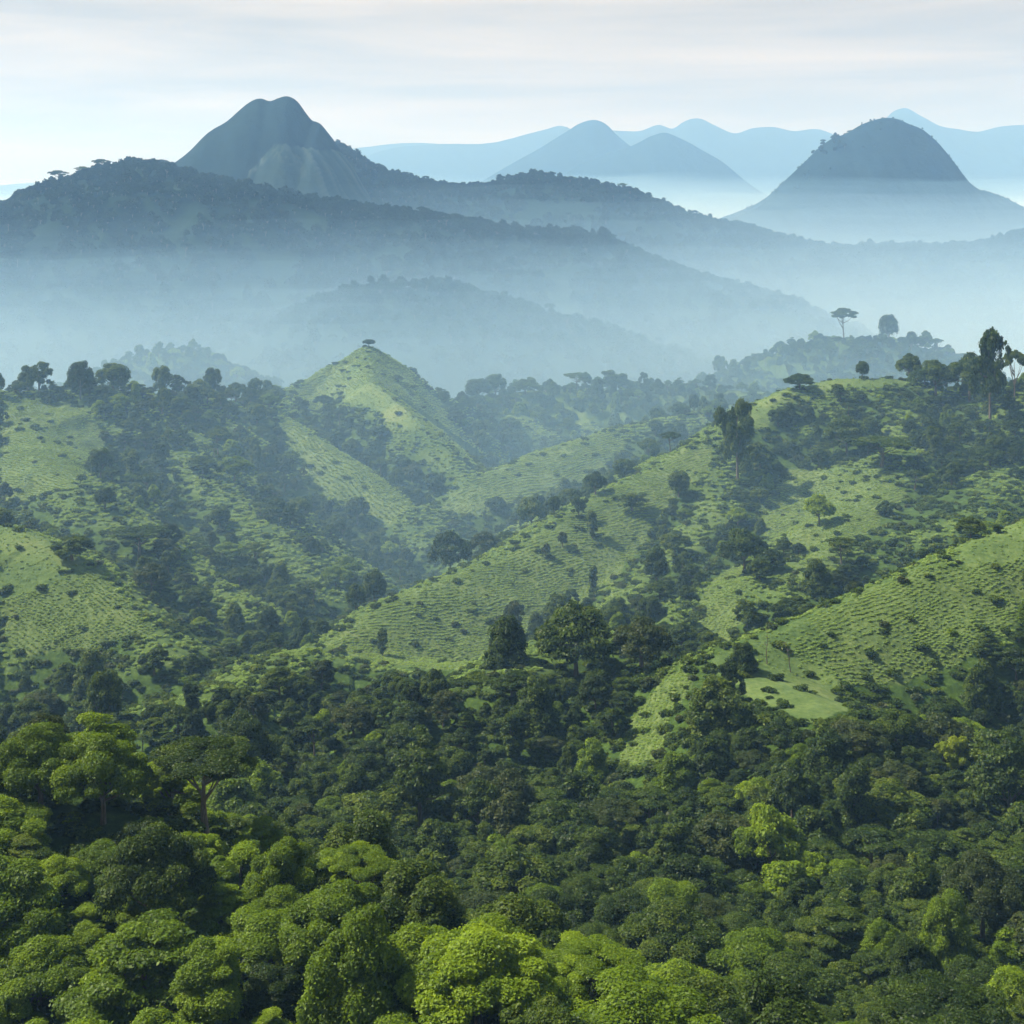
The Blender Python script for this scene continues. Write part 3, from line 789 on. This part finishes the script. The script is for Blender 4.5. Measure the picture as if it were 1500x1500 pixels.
CLEAR = [([(460,940),(600,950),(760,930),(850,900),(860,960),(760,1010),(600,1020),(470,1000)], 360, 460),
         ([(990,975),(1070,975),(1040,1050),(1000,1130),(960,1190),(870,1190),(900,1080)], 270, 420),
         ([(1030,960),(1260,940),(1450,950),(1420,1050),(1260,1100),(1090,1100),(1080,1040),(1040,1000)], 270, 410),
         ([(985,925),(1110,900),(1110,1000),(1060,1010),(1000,1020)], 320, 425),
         ([(0,930),(230,940),(220,1000),(0,1000)], 350, 440)]
def wood_density(x, y, z):
    g, r, op = land(x, y, z)
    d = np.where(y < 400, 1.0, .20 + .5 * np.clip(fbm(x / 60, y / 60, 91, 3) * 2.2 + .1, -.6, 1))
    px, py = to_px(x, y, z)
    d = np.where(op > .45, .006, np.clip(d, 0, 1) * (1 - .93 * op))
    d = np.where((py < 610) & (y > 660) & ((px < 400) | ((px > 670) & (px < 1060))), .95, d)
    d = np.where((y > 1000), .95, d)
    d = np.where((px > 1330) & (y > 560) & (y < 700), .8, d)
    for poly, y0, y1 in CLEAR:
        d = np.where(inpoly(px, py, poly) & (y > y0) & (y < y1), 0.0, d)
    for pl, lo, hi in ((NEAR[1][0], 950, 1560), (NEAR[3][0], 480, 1035), (NEAR[7][0], 640, 900), (NEAR[8][0], 440, 640), (NEAR[9][0], 0, 1500)):
        a = np.array(pl); dm = np.full(x.shape, 1e9)
        for i in range(len(a) - 1):
            dx, dy = a[i + 1, 0] - a[i, 0], a[i + 1, 1] - a[i, 1]
            t = np.clip(((x - a[i, 0]) * dx + (y - a[i, 1]) * dy) / (dx * dx + dy * dy), 0, 1)
            dm = np.minimum(dm, np.hypot(x - a[i, 0] - t * dx, y - a[i, 1] - t * dy))
        d = np.where((dm < 17) & (px > lo) & (px < hi), 0.0, d)
    return np.where((g > 0) | (r > 0), np.where(y > 640, .004, .0012), d)

blk = [(t['x'], t['y'], t['s'] * 6) for t in TREES]
near = scatter(112, 330, wood_density, 3.0, 8.0, 5, 13500, gap=.62, blockers=blk)
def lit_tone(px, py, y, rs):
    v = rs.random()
    if px < 380 and y < 215: return 'lime' if v < .8 else 'deep'  # more lime crowns at lower left, sun highlights put into leaf colour
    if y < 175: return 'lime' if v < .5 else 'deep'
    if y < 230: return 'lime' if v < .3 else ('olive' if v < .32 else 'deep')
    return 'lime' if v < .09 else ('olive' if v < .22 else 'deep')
cand = []
rs = random.Random(3)
for (x, y, z, r) in near:
    s = r / 6.0
    px, py = 750 + F * x / y, HY - F * (z + 9) / y
    kind = rs.choices(['dome', 'round', 'layered', 'ragged', 'draped', 'column', 'flat'], [46, 6, 8, 7, 26, 3, 6])[0]
    sz = s * rs.uniform(.7, 1.05)
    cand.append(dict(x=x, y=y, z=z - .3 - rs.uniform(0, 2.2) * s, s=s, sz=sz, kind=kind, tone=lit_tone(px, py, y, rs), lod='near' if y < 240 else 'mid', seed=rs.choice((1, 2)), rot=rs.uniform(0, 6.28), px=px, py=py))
for t in TREES:
    t['px'] = 750 + F * t['x'] / t['y']; t['py'] = HY - F * (t['z'] + 9) / t['y']
vis = [c for c in cand if -25 < c['px'] < 1525 and c['py'] < 1560]
vis.sort(key=lambda c: -c['s'] / c['y'])
QUOTA = 300 - HAND
chosen = vis[:QUOTA]
rest = [c for c in cand if c not in chosen]
print('individual trees', HAND + len(chosen), 'near rest', len(rest))

# labels for the forest trees: which row from the front, which place in it
TONEW = {'deep': 'dark green', 'lime': 'bright lime-green', 'olive': 'dull olive', 'gold': 'yellow'}
KINDW = {'dome': 'dome-crowned tree', 'round': 'round-crowned tree', 'flat': 'flat-topped tree', 'layered': 'tiered tree', 'ragged': 'open ragged tree', 'draped': 'creeper-cloaked tree', 'column': 'narrow columnar tree'}
ORD = ['first', 'second', 'third', 'fourth', 'fifth', 'sixth', 'seventh', 'eighth', 'ninth', 'tenth', 'eleventh', 'twelfth', 'thirteenth', 'fourteenth', 'fifteenth', 'sixteenth', 'seventeenth', 'eighteenth', 'nineteenth', 'twentieth']
def zone(c):
    if c['px'] < 520 and c['y'] < 205: return 'on the left shoulder'
    if c['y'] < 175: return 'along the bottom edge'
    side = 'left' if c['px'] < 500 else ('middle' if c['px'] < 1000 else 'right')
    if c['y'] < 215: return 'in the near forest %s' % side
    if c['y'] < 260: return 'in the mid forest %s' % side
    return 'below the tea hills %s' % side
groups = {}
for c in chosen: groups.setdefault((c['tone'], c['kind'], zone(c)), []).append(c)
for (tone, kind, z), L in groups.items():
    L.sort(key=lambda c: c['px'])
    for i, c in enumerate(L):
        if len(L) == 1: c['label'] = 'the only %s %s %s' % (TONEW[tone], KINDW[kind], z)
        else: c['label'] = '%s %s %s, %s from left' % (TONEW[tone], KINDW[kind], z, ORD[min(i, 19)])
TREES += chosen

def add_tree(t):
    c, tr, th = proto(t['kind'], t['tone'], t['lod'], t['seed'])
    e = bpy.data.objects.new(KNAME[t['kind']], None); COL.objects.link(e)
    e.location = (t['x'], t['y'], t['z']); e.rotation_euler = (0, 0, t['rot']); e.scale = (t['s'], t['s'], t['sz'])
    e.empty_display_size = .5
    tag(e, t['label'], 'tree', 'forest trees')
    o = bpy.data.objects.new('crown', c); COL.objects.link(o); o.parent = e; o.location = (0, 0, th)
    o = bpy.data.objects.new('trunk', tr); COL.objects.link(o); o.parent = e
for t in TREES: add_tree(t)

# two bare twiggy trees on the right grass slope and an arching palm in the forest
def bare_tree(px, py, Y, hgt, label, seed, lean):
    x = (px - 750) / F * Y; z = float(H(np.array([x]), np.array([Y]))[0]); r = random.Random(seed)
    e = bpy.data.objects.new('bare_tree', None); COL.objects.link(e); e.location = (x, Y, z)
    tag(e, label, 'tree', 'bare trees on the right grass slope')
    tp = [(lean * t * t * hgt + .12 * math.sin(t * 9 + seed), .1 * math.sin(t * 7), -.5 + t * (hgt + .5)) for t in np.linspace(0, 1, 9)]
    v, f = tube(tp, [.17 * (1 - .75 * i / 8) for i in range(9)], 7)
    o = bpy.data.objects.new('trunk', mesh_np('trunk', v, f, [M_bark], smooth=True)); COL.objects.link(o); o.parent = e
    for b in range(9):
        j = r.randrange(4, 9); a = r.uniform(0, 6.28); L = r.uniform(.6, 1.6) * hgt / 8; s0 = np.array(tp[j])
        p = [s0, s0 + np.array([math.cos(a) * L * .5, math.sin(a) * L * .5, L * .25]), s0 + np.array([math.cos(a) * L, math.sin(a) * L, L * r.uniform(.1, .9)])]
        v, f = tube(p, [.07, .05, .02], 5)
        o = bpy.data.objects.new('branch', mesh_np('branch', v, f, [M_bark], smooth=True)); COL.objects.link(o); o.parent = e
bare_tree(1123, 985, 388, 8.5, 'thin straight bare tree standing on the right grass slope', 1, .02)
bare_tree(1158, 985, 386, 8.0, 'crooked bare tree beside the straight one on the right grass slope', 2, -.22)
def frond_mesh(seed):
    r = random.Random(seed); L = 5.2; V = []; Fc = []; n = 26
    P = [np.array([L * t * .95, 0, 2.4 * math.sin(math.pi * t * .85) * (1 - .15 * t) - 1.0 * t * t]) for t in np.linspace(0, 1, n)]
    for i in range(1, n - 1):
        T = P[i + 1] - P[i - 1]; T /= np.linalg.norm(T); w = .95 * math.sin(math.pi * min(1, .12 + i / n * .9)) + .1
        for sd in (-1, 1):
            tip = P[i] + T * w * .55 + np.array([0, sd * w, -.35 * w]) * r.uniform(.85, 1.1); k = len(V)
            V += [P[i] - T * .05, P[i] + T * .09, tip]; Fc.append((k, k + 1, k + 2))
    v, f = tube(P, [.05 * (1 - i / n * .8) for i in range(n)], 4); k = len(V)
    V = np.concatenate([np.array(V), v]); q = f + k
    tri = np.concatenate([np.array(Fc), q[:, [0, 1, 2]], q[:, [0, 2, 3]]])
    me = mesh_np('frond', V, tri, [M_leaf['lime']]); attr(me, 'tint', np.full(len(V), .35)); return me
def palm(px, py, Y, label):
    x = (px - 750) / F * Y; z = -(py - HY) / F * Y; g = float(H(np.array([x]), np.array([Y]))[0])
    e = bpy.data.objects.new('palm_tree', None); COL.objects.link(e); e.location = (x, Y, g); e['label'] = label; e['category'] = 'palm'
    h = max(5.0, z - g - 3.0)
    v, f = tube([(0.15 * math.sin(t * 3), 0, -.5 + t * (h + .5)) for t in np.linspace(0, 1, 8)], [.28 - .015 * i for i in range(8)], 8)
    o = bpy.data.objects.new('trunk', mesh_np('trunk', v, f, [M_bark], smooth=True)); COL.objects.link(o); o.parent = e
    for k in range(11):
        o = bpy.data.objects.new('frond', frond_mesh(k)); COL.objects.link(o); o.parent = e; o.location = (0, 0, h)
        o.rotation_euler = (0, -.15 + .12 * (k % 3), k * 2.4); sc = .55 + .06 * (k % 4); o.scale = (sc, sc, sc)
palm(742, 1222, 246, 'palm with arching bright fronds rising from the middle of the forest')

# ------------------------------------------------------------------ instanced woods, undergrowth and tea (uncountable)
def stuff(name, label, cat, protos, pts):
    """protos: list of mesh lists (name, mesh); pts: rows of (x,y,z, sx,sy,sz, rot, idx)"""
    pts = np.array(pts, float)
    coll = bpy.data.collections.new(name + '_kinds')
    for i, m_ in enumerate(protos):
        o = bpy.data.objects.new('%s_kind_%03d' % (name, i), m_); coll.objects.link(o)
    me = bpy.data.meshes.new(name)
    me.vertices.add(len(pts)); me.vertices.foreach_set('co', pts[:, :3].astype(np.float32).ravel())
    a = me.attributes.new('scl', 'FLOAT_VECTOR', 'POINT'); a.data.foreach_set('vector', pts[:, 3:6].astype(np.float32).ravel())
    rot = np.zeros((len(pts), 3), np.float32); rot[:, 2] = pts[:, 6]
    a = me.attributes.new('rot', 'FLOAT_VECTOR', 'POINT'); a.data.foreach_set('vector', rot.ravel())
    a = me.attributes.new('idx', 'INT', 'POINT'); a.data.foreach_set('value', pts[:, 7].astype(np.int32))
    ob = bpy.data.objects.new(name, me); COL.objects.link(ob)
    ng = bpy.data.node_groups.new(name + '_scatter', 'GeometryNodeTree')
    ng.interface.new_socket('Geometry', in_out='INPUT', socket_type='NodeSocketGeometry')
    ng.interface.new_socket('Geometry', in_out='OUTPUT', socket_type='NodeSocketGeometry')
    n, l = ng.nodes, ng.links
    gi = n.new('NodeGroupInput'); go = n.new('NodeGroupOutput')
    ci = n.new('GeometryNodeCollectionInfo'); ci.inputs['Collection'].default_value = coll
    ci.inputs['Separate Children'].default_value = True; ci.inputs['Reset Children'].default_value = True
    ip = n.new('GeometryNodeInstanceOnPoints'); ip.inputs['Pick Instance'].default_value = True
    def na(nm, ty):
        q = n.new('GeometryNodeInputNamedAttribute'); q.data_type = ty; q.inputs['Name'].default_value = nm
        return q.outputs['Attribute']
    l.new(gi.outputs[0], ip.inputs['Points']); l.new(ci.outputs[0], ip.inputs['Instance'])
    l.new(na('idx', 'INT'), ip.inputs['Instance Index'])
    er = n.new('FunctionNodeEulerToRotation'); l.new(na('rot', 'FLOAT_VECTOR'), er.inputs[0]); l.new(er.outputs[0], ip.inputs['Rotation'])
    l.new(na('scl', 'FLOAT_VECTOR'), ip.inputs['Scale'])
    l.new(ip.outputs[0], go.inputs[0])
    md = ob.modifiers.new('scatter', 'NODES'); md.node_group = ng
    tag(ob, label, kind='stuff')
    print(name, len(pts))
    return ob

def whole_tree(kind, tone, lod, seed):
    """crown and trunk merged, for the instanced woods"""
    c, t, th = proto(kind, tone, lod, seed)
    nv = len(c.vertices); v = np.zeros(nv * 3, np.float32); c.vertices.foreach_get('co', v); v = v.reshape(-1, 3) + np.array([0, 0, th], np.float32)
    li = np.zeros(len(c.loops), np.int32); c.loops.foreach_get('vertex_index', li)
    ls = np.zeros(len(c.polygons), np.int32); c.polygons.foreach_get('loop_start', ls)
    ti = np.zeros(nv, np.float32); c.attributes['tint'].data.foreach_get('value', ti)
    tv = np.zeros(len(t.vertices) * 3, np.float32); t.vertices.foreach_get('co', tv); tv = tv.reshape(-1, 3)
    tl = np.zeros(len(t.loops), np.int32); t.loops.foreach_get('vertex_index', tl)
    ts = np.zeros(len(t.polygons), np.int32); t.polygons.foreach_get('loop_start', ts)
    me = bpy.data.meshes.new('tree')
    V = np.concatenate([v, tv]); me.vertices.add(len(V)); me.vertices.foreach_set('co', V.ravel())
    L = np.concatenate([li, tl + nv]); me.loops.add(len(L)); me.loops.foreach_set('vertex_index', L)
    S = np.concatenate([ls, ts + len(li)]); me.polygons.add(len(S)); me.polygons.foreach_set('loop_start', S)
    me.polygons.foreach_set('material_index', np.concatenate([np.zeros(len(ls), np.int32), np.ones(len(ts), np.int32)]))
    me.materials.append(M_leaf[tone]); me.materials.append(M_bark); me.update(calc_edges=True)
    attr(me, 'tint', np.concatenate([ti, np.zeros(len(tv), np.float32)]))
    return me

WK = [('dome','deep'),('round','deep'),('layered','deep'),('ragged','deep'),('draped','deep'),('flat','deep'),('dome','lime'),('draped','lime'),('dome','olive'),('ragged','olive'),('column','deep')]
WW = [26, 14, 8, 14, 16, 4, 5, 4, 6, 4, 3]
midp = [whole_tree(k, t, 'mid', 1) for k, t in WK]
farp = [whole_tree(k, 'far_dark', 'far', 2) for k, t in WK]
idx_of = {kt: i for i, kt in enumerate(WK)}
pts = []
for c in rest:
    pts.append((c['x'], c['y'], c['z'], c['s'], c['s'], c['sz'], c['rot'], idx_of.get((c['kind'], c['tone']), rs.choices(range(len(WK)), WW)[0])))
blk2 = [(t['x'], t['y'], t['s'] * 6) for t in TREES if t['y'] > 300]
wood = scatter(330, 1400, wood_density, 2.2, 6.2, 6, 60000, gap=.72, blockers=blk2)
for (x, y, z, r) in wood:
    s = r / 6; pts.append((x, y, z - .3, s, s, s * (rs.uniform(.7, 1.15) if rs.random() > .08 else rs.uniform(1.3, 1.8)), rs.uniform(0, 6.28), rs.choices(range(len(WK)), WW)[0]))
stuff('forest', 'trees too many to count filling the slopes and valleys', 'forest', midp, pts)

# distant woods on the far ridges
pts = []
for sp in RIDGES[:5]:
    rs2 = np.random.RandomState(sp['seed']); Yc = sp['Y']; dome = sp.get('dome')
    if sp['name'] == 'rock_mountain': continue
    n = {'hill': 2600, 'forested_ridge': 9000, 'dome_mountain': 500}[sp['name']]
    x = rs2.uniform(max(sp['xr'][0], -.40 * Yc), min(sp['xr'][1], .40 * Yc), n)
    near_crest = rs2.rand(n) < (.35 if not dome else 1)
    y = Yc + np.where(near_crest, rs2.normal(0, 45, n), -rs2.rand(n) * sp['Rf'] * .8)
    z = sp['h'](x, y)
    s = (rs2.uniform(.55, 1.35, n) if not dome else rs2.uniform(.4, 1.0, n))
    big = rs2.rand(n) < .03; s = np.where(big, s * 1.35, s)
    if dome:
        px, py = to_px(x, y, z); s = s * np.where((px < 1245) & (px > 1190), 1.3, .6)
    g = fbm(x / 130, y / 130, 33, 3) > -.25
    for i in range(n):
        if g[i] or near_crest[i]:
            pts.append((x[i], y[i], z[i] - 1.0, s[i], s[i], s[i] * rs2.uniform(.7, 1.3), rs2.rand() * 6.28, rs2.choice(len(WK), p=np.array(WW) / sum(WW))))
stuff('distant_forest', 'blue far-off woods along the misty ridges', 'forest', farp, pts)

# undergrowth and tea bushes
bushp = []
for i, tone in enumerate(['deep', 'deep', 'olive', 'lime']):
    bushp.append(crown_mesh('bush', 'bush', 50 + i, 420, .42, M_leaf[tone], size=1.6))
rsu = np.random.RandomState(21)
n = 52000
Yv = np.sqrt(rsu.uniform(105 ** 2, 900 ** 2, n)); Xv = rsu.uniform(-.43, .43, n) * Yv
keepn = rsu.rand(n) < np.where(Yv < 400, 1, .75)
Xv, Yv = Xv[keepn], Yv[keepn]
Zv = H(Xv, Yv); g, r, op = land(Xv, Yv, Zv)
k = ~((g > 0) | (r > 0)) & (rsu.rand(len(Xv)) > op * .7); k |= (rsu.rand(len(k)) < .07)
Xv, Yv, Zv = Xv[k], Yv[k], Zv[k]
s = rsu.uniform(.5, 1.5, len(Xv)); s = np.where((Yv > 400), s * .9, s)
pts = np.stack([Xv, Yv, Zv - .2, s * 1.2, s * 1.2, s, rsu.rand(len(Xv)) * 6.28, rsu.choice(4, len(Xv), p=[.55, .32, .11, .02])], -1)
stuff('undergrowth', 'dense shrubs and creepers covering the ground between the trees', 'undergrowth', bushp, pts)

teap = [crown_mesh('tea_bush', 'bush', 80 + i, 90, .30, M_leaf['tea'], size=.85) for i in range(3)]
P_ = []
for fi, (kind, poly, y0, y1) in enumerate([t for t in TEA if t[0] == 'rows']):
    # rows run level along each slope: follow the crest direction of the field
    c = np.array(poly, float)
    Yv = np.linspace(y0, y1, 500)
    x0 = (c[:, 0].min() - 750) / F; x1 = (c[:, 0].max() - 750) / F
    xs0 = min(x0 * y0, x0 * y1); xs1 = max(x1 * y0, x1 * y1)
    ang = math.radians([28, 32, 28, 70, -35, 30, 50, -50, 20, -50, -35][fi % 11])
    dx, dy = math.cos(ang), math.sin(ang)
    cx, cyy = (xs0 + xs1) / 2, (y0 + y1) / 2; rad = math.hypot(xs1 - xs0, y1 - y0) / 2
    sp_r, sp_a = 1.35, .9
    if y0 > 550: sp_r, sp_a = 1.9, 1.2
    A, B = np.meshgrid(np.arange(-rad, rad, sp_a), np.arange(-rad, rad, sp_r))
    A = A + rsu.uniform(-.25, .25, A.shape); B = B + rsu.uniform(-.2, .2, B.shape) + 3.5 * noise(A / 30, B / 30, 200 + fi) + .8 * noise(A / 7, B / 7, 230 + fi)
    X = (cx + A * dx - B * dy).ravel(); Y = (cyy + A * dy + B * dx).ravel()
    m_ = (Y > y0) & (Y < y1); X, Y = X[m_], Y[m_]
    Z = H(X, Y); px, py = to_px(X, Y, Z)
    m_ = inpoly(px + 5 * noise(X / 9, Y / 9, 61), py + 4 * noise(X / 8, Y / 8, 62), poly)
    X, Y, Z = X[m_], Y[m_], Z[m_]
    s = rsu.uniform(.5, 1.05, len(X)) * (1.3 if y0 > 550 else .95)
    keep2 = rsu.rand(len(X)) < np.clip(.9 + .9 * fbm(X / 14, Y / 14, 77, 3), .15, .95)
    P_.append(np.stack([X, Y, Z - .1, s, s, s * .62, rsu.rand(len(X)) * 6.28, rsu.randint(0, 3, len(X))], -1)[keep2])
n = 150000
Yv = np.sqrt(rsu.uniform(385 ** 2, 900 ** 2, n)); Xv = rsu.uniform(-.39, .39, n) * Yv; Zv = H(Xv, Yv)
g, r, op = land(Xv, Yv, Zv)
band = np.mod((Zv + .5 * noise(Xv / 12, Yv / 12, 301)) / 1.15, 1.0)
k = ((op > .3) & (g + r == 0) & ((band < .42) | (rsu.rand(n) < .08))) | ((g > 0) & ((rsu.rand(n) < .40) | ((band < .3) & (rsu.rand(n) < .5))))
Xv, Yv, Zv = Xv[k], Yv[k], Zv[k]; s = rsu.uniform(.8, 1.5, len(Xv)) * np.where(g[k] > 0, rsu.uniform(.25, .6, len(Xv)), 1)
P_.append(np.stack([Xv, Yv, Zv - .1, s, s, s * .9, rsu.rand(len(Xv)) * 6.28, rsu.randint(0, 3, len(Xv))], -1))
stuff('tea_bushes', 'rows of clipped bright green tea bushes on the open hillsides', 'tea bushes', teap, np.concatenate(P_))

# ------------------------------------------------------------------ haze
def box_mesh(name, x0, x1, y0, y1, z0, z1):
    v = [(x, y, z) for x in (x0, x1) for y in (y0, y1) for z in (z0, z1)]
    f = [(0,1,3,2),(4,6,7,5),(0,4,5,1),(2,3,7,6),(0,2,6,4),(1,5,7,3)]
    return mesh_np(name, v, f)
if HAZE:
    # mist bank lying in the valleys: a closed body whose top climbs with distance
    def mist_bank(name, label, top, dens, x=7400, col=(.44, .72, 1.0)):
        yy = np.concatenate([np.linspace(top[i][0], top[i + 1][0], 9)[:-1] for i in range(len(top) - 1)] + [[top[-1][0]]])
        zz = np.interp(yy, [p[0] for p in top], [p[1] for p in top]); xx = np.sinh(np.linspace(-4, 4, 81)) / math.sinh(4) * x
        XB, YB = np.meshgrid(xx, yy); ZB = zz[:, None] + np.clip(YB / 80, 0, 12 + YB / 24) * fbm(XB / (YB * .18), YB / 420, int(x), 4)
        ZB[0] = zz[0]; v = np.concatenate([np.stack([XB, YB, ZB], -1).reshape(-1, 3), np.stack([XB, YB, 0 * ZB - 395], -1).reshape(-1, 3)])
        nr, nc = XB.shape; i = np.arange(nr * nc).reshape(nr, nc); o2 = nr * nc
        q = lambda a, b, c, d: np.stack([a, b, c, d], -1).reshape(-1, 4)
        f = np.concatenate([q(i[:-1, :-1], i[:-1, 1:], i[1:, 1:], i[1:, :-1]), q(i[:-1, :-1] + o2, i[1:, :-1] + o2, i[1:, 1:] + o2, i[:-1, 1:] + o2),
             q(i[0, :-1], i[0, :-1] + o2, i[0, 1:] + o2, i[0, 1:]), q(i[-1, :-1], i[-1, 1:], i[-1, 1:] + o2, i[-1, :-1] + o2),
             q(i[:-1, 0], i[1:, 0], i[1:, 0] + o2, i[:-1, 0] + o2), q(i[:-1, -1], i[:-1, -1] + o2, i[1:, -1] + o2, i[1:, -1])])
        me = mesh_np(name, v, f)
        m, n, l = mat(name + '_air')
        out = n.new('ShaderNodeOutputMaterial'); pv = n.new('ShaderNodeVolumePrincipled')
        pv.inputs['Color'].default_value = (*col, 1); pv.inputs['Density'].default_value = dens
        pv.inputs['Absorption Color'].default_value = (1, 1, 1, 1); pv.inputs['Anisotropy'].default_value = 0.0
        l.new(pv.outputs[0], out.inputs['Volume']); me.materials.append(m)
        o = bpy.data.objects.new(name, me); COL.objects.link(o); tag(o, label, kind='stuff')
    for k in range(7):                 # Cycles sums at most eight overlapping volumes
        dz = 4 + 15.0 * k
        mist_bank('valley_mist', 'luminous mist pooled in the valleys between the hills', [(315 + 14 * k, -235), (370 + 14 * k, -134 + dz * .35), (470 + 14 * k, -94 + dz * .5), (720 + 10 * k, -80 + dz * .65), (1150, -100 + dz * .9), (1500, -122 + dz * 1.2), (2600, -142 + dz * 2.3), (4200, -135 + dz * 3.0), (15400 + 20 * k, -135 + dz * 3.3)], .00015, 7400 - 40 * k, (.40, .70, 1.0))
    hz = box_mesh('haze', -8400, 8400, -160, 16400, -400, 1080)
    m, n, l = mat('haze_air')
    out = n.new('ShaderNodeOutputMaterial'); pv = n.new('ShaderNodeVolumePrincipled')
    pv.inputs['Color'].default_value = (*HAZE_COLOR, 1); pv.inputs['Density'].default_value = HAZE_DENSITY
    pv.inputs['Absorption Color'].default_value = (1, 1, 1, 1); pv.inputs['Anisotropy'].default_value = 0.1
    l.new(pv.outputs[0], out.inputs['Volume'])
    hz.materials.append(m)
    o = bpy.data.objects.new('haze', hz); COL.objects.link(o)
    tag(o, 'pale blue morning haze thickening with distance', kind='stuff')
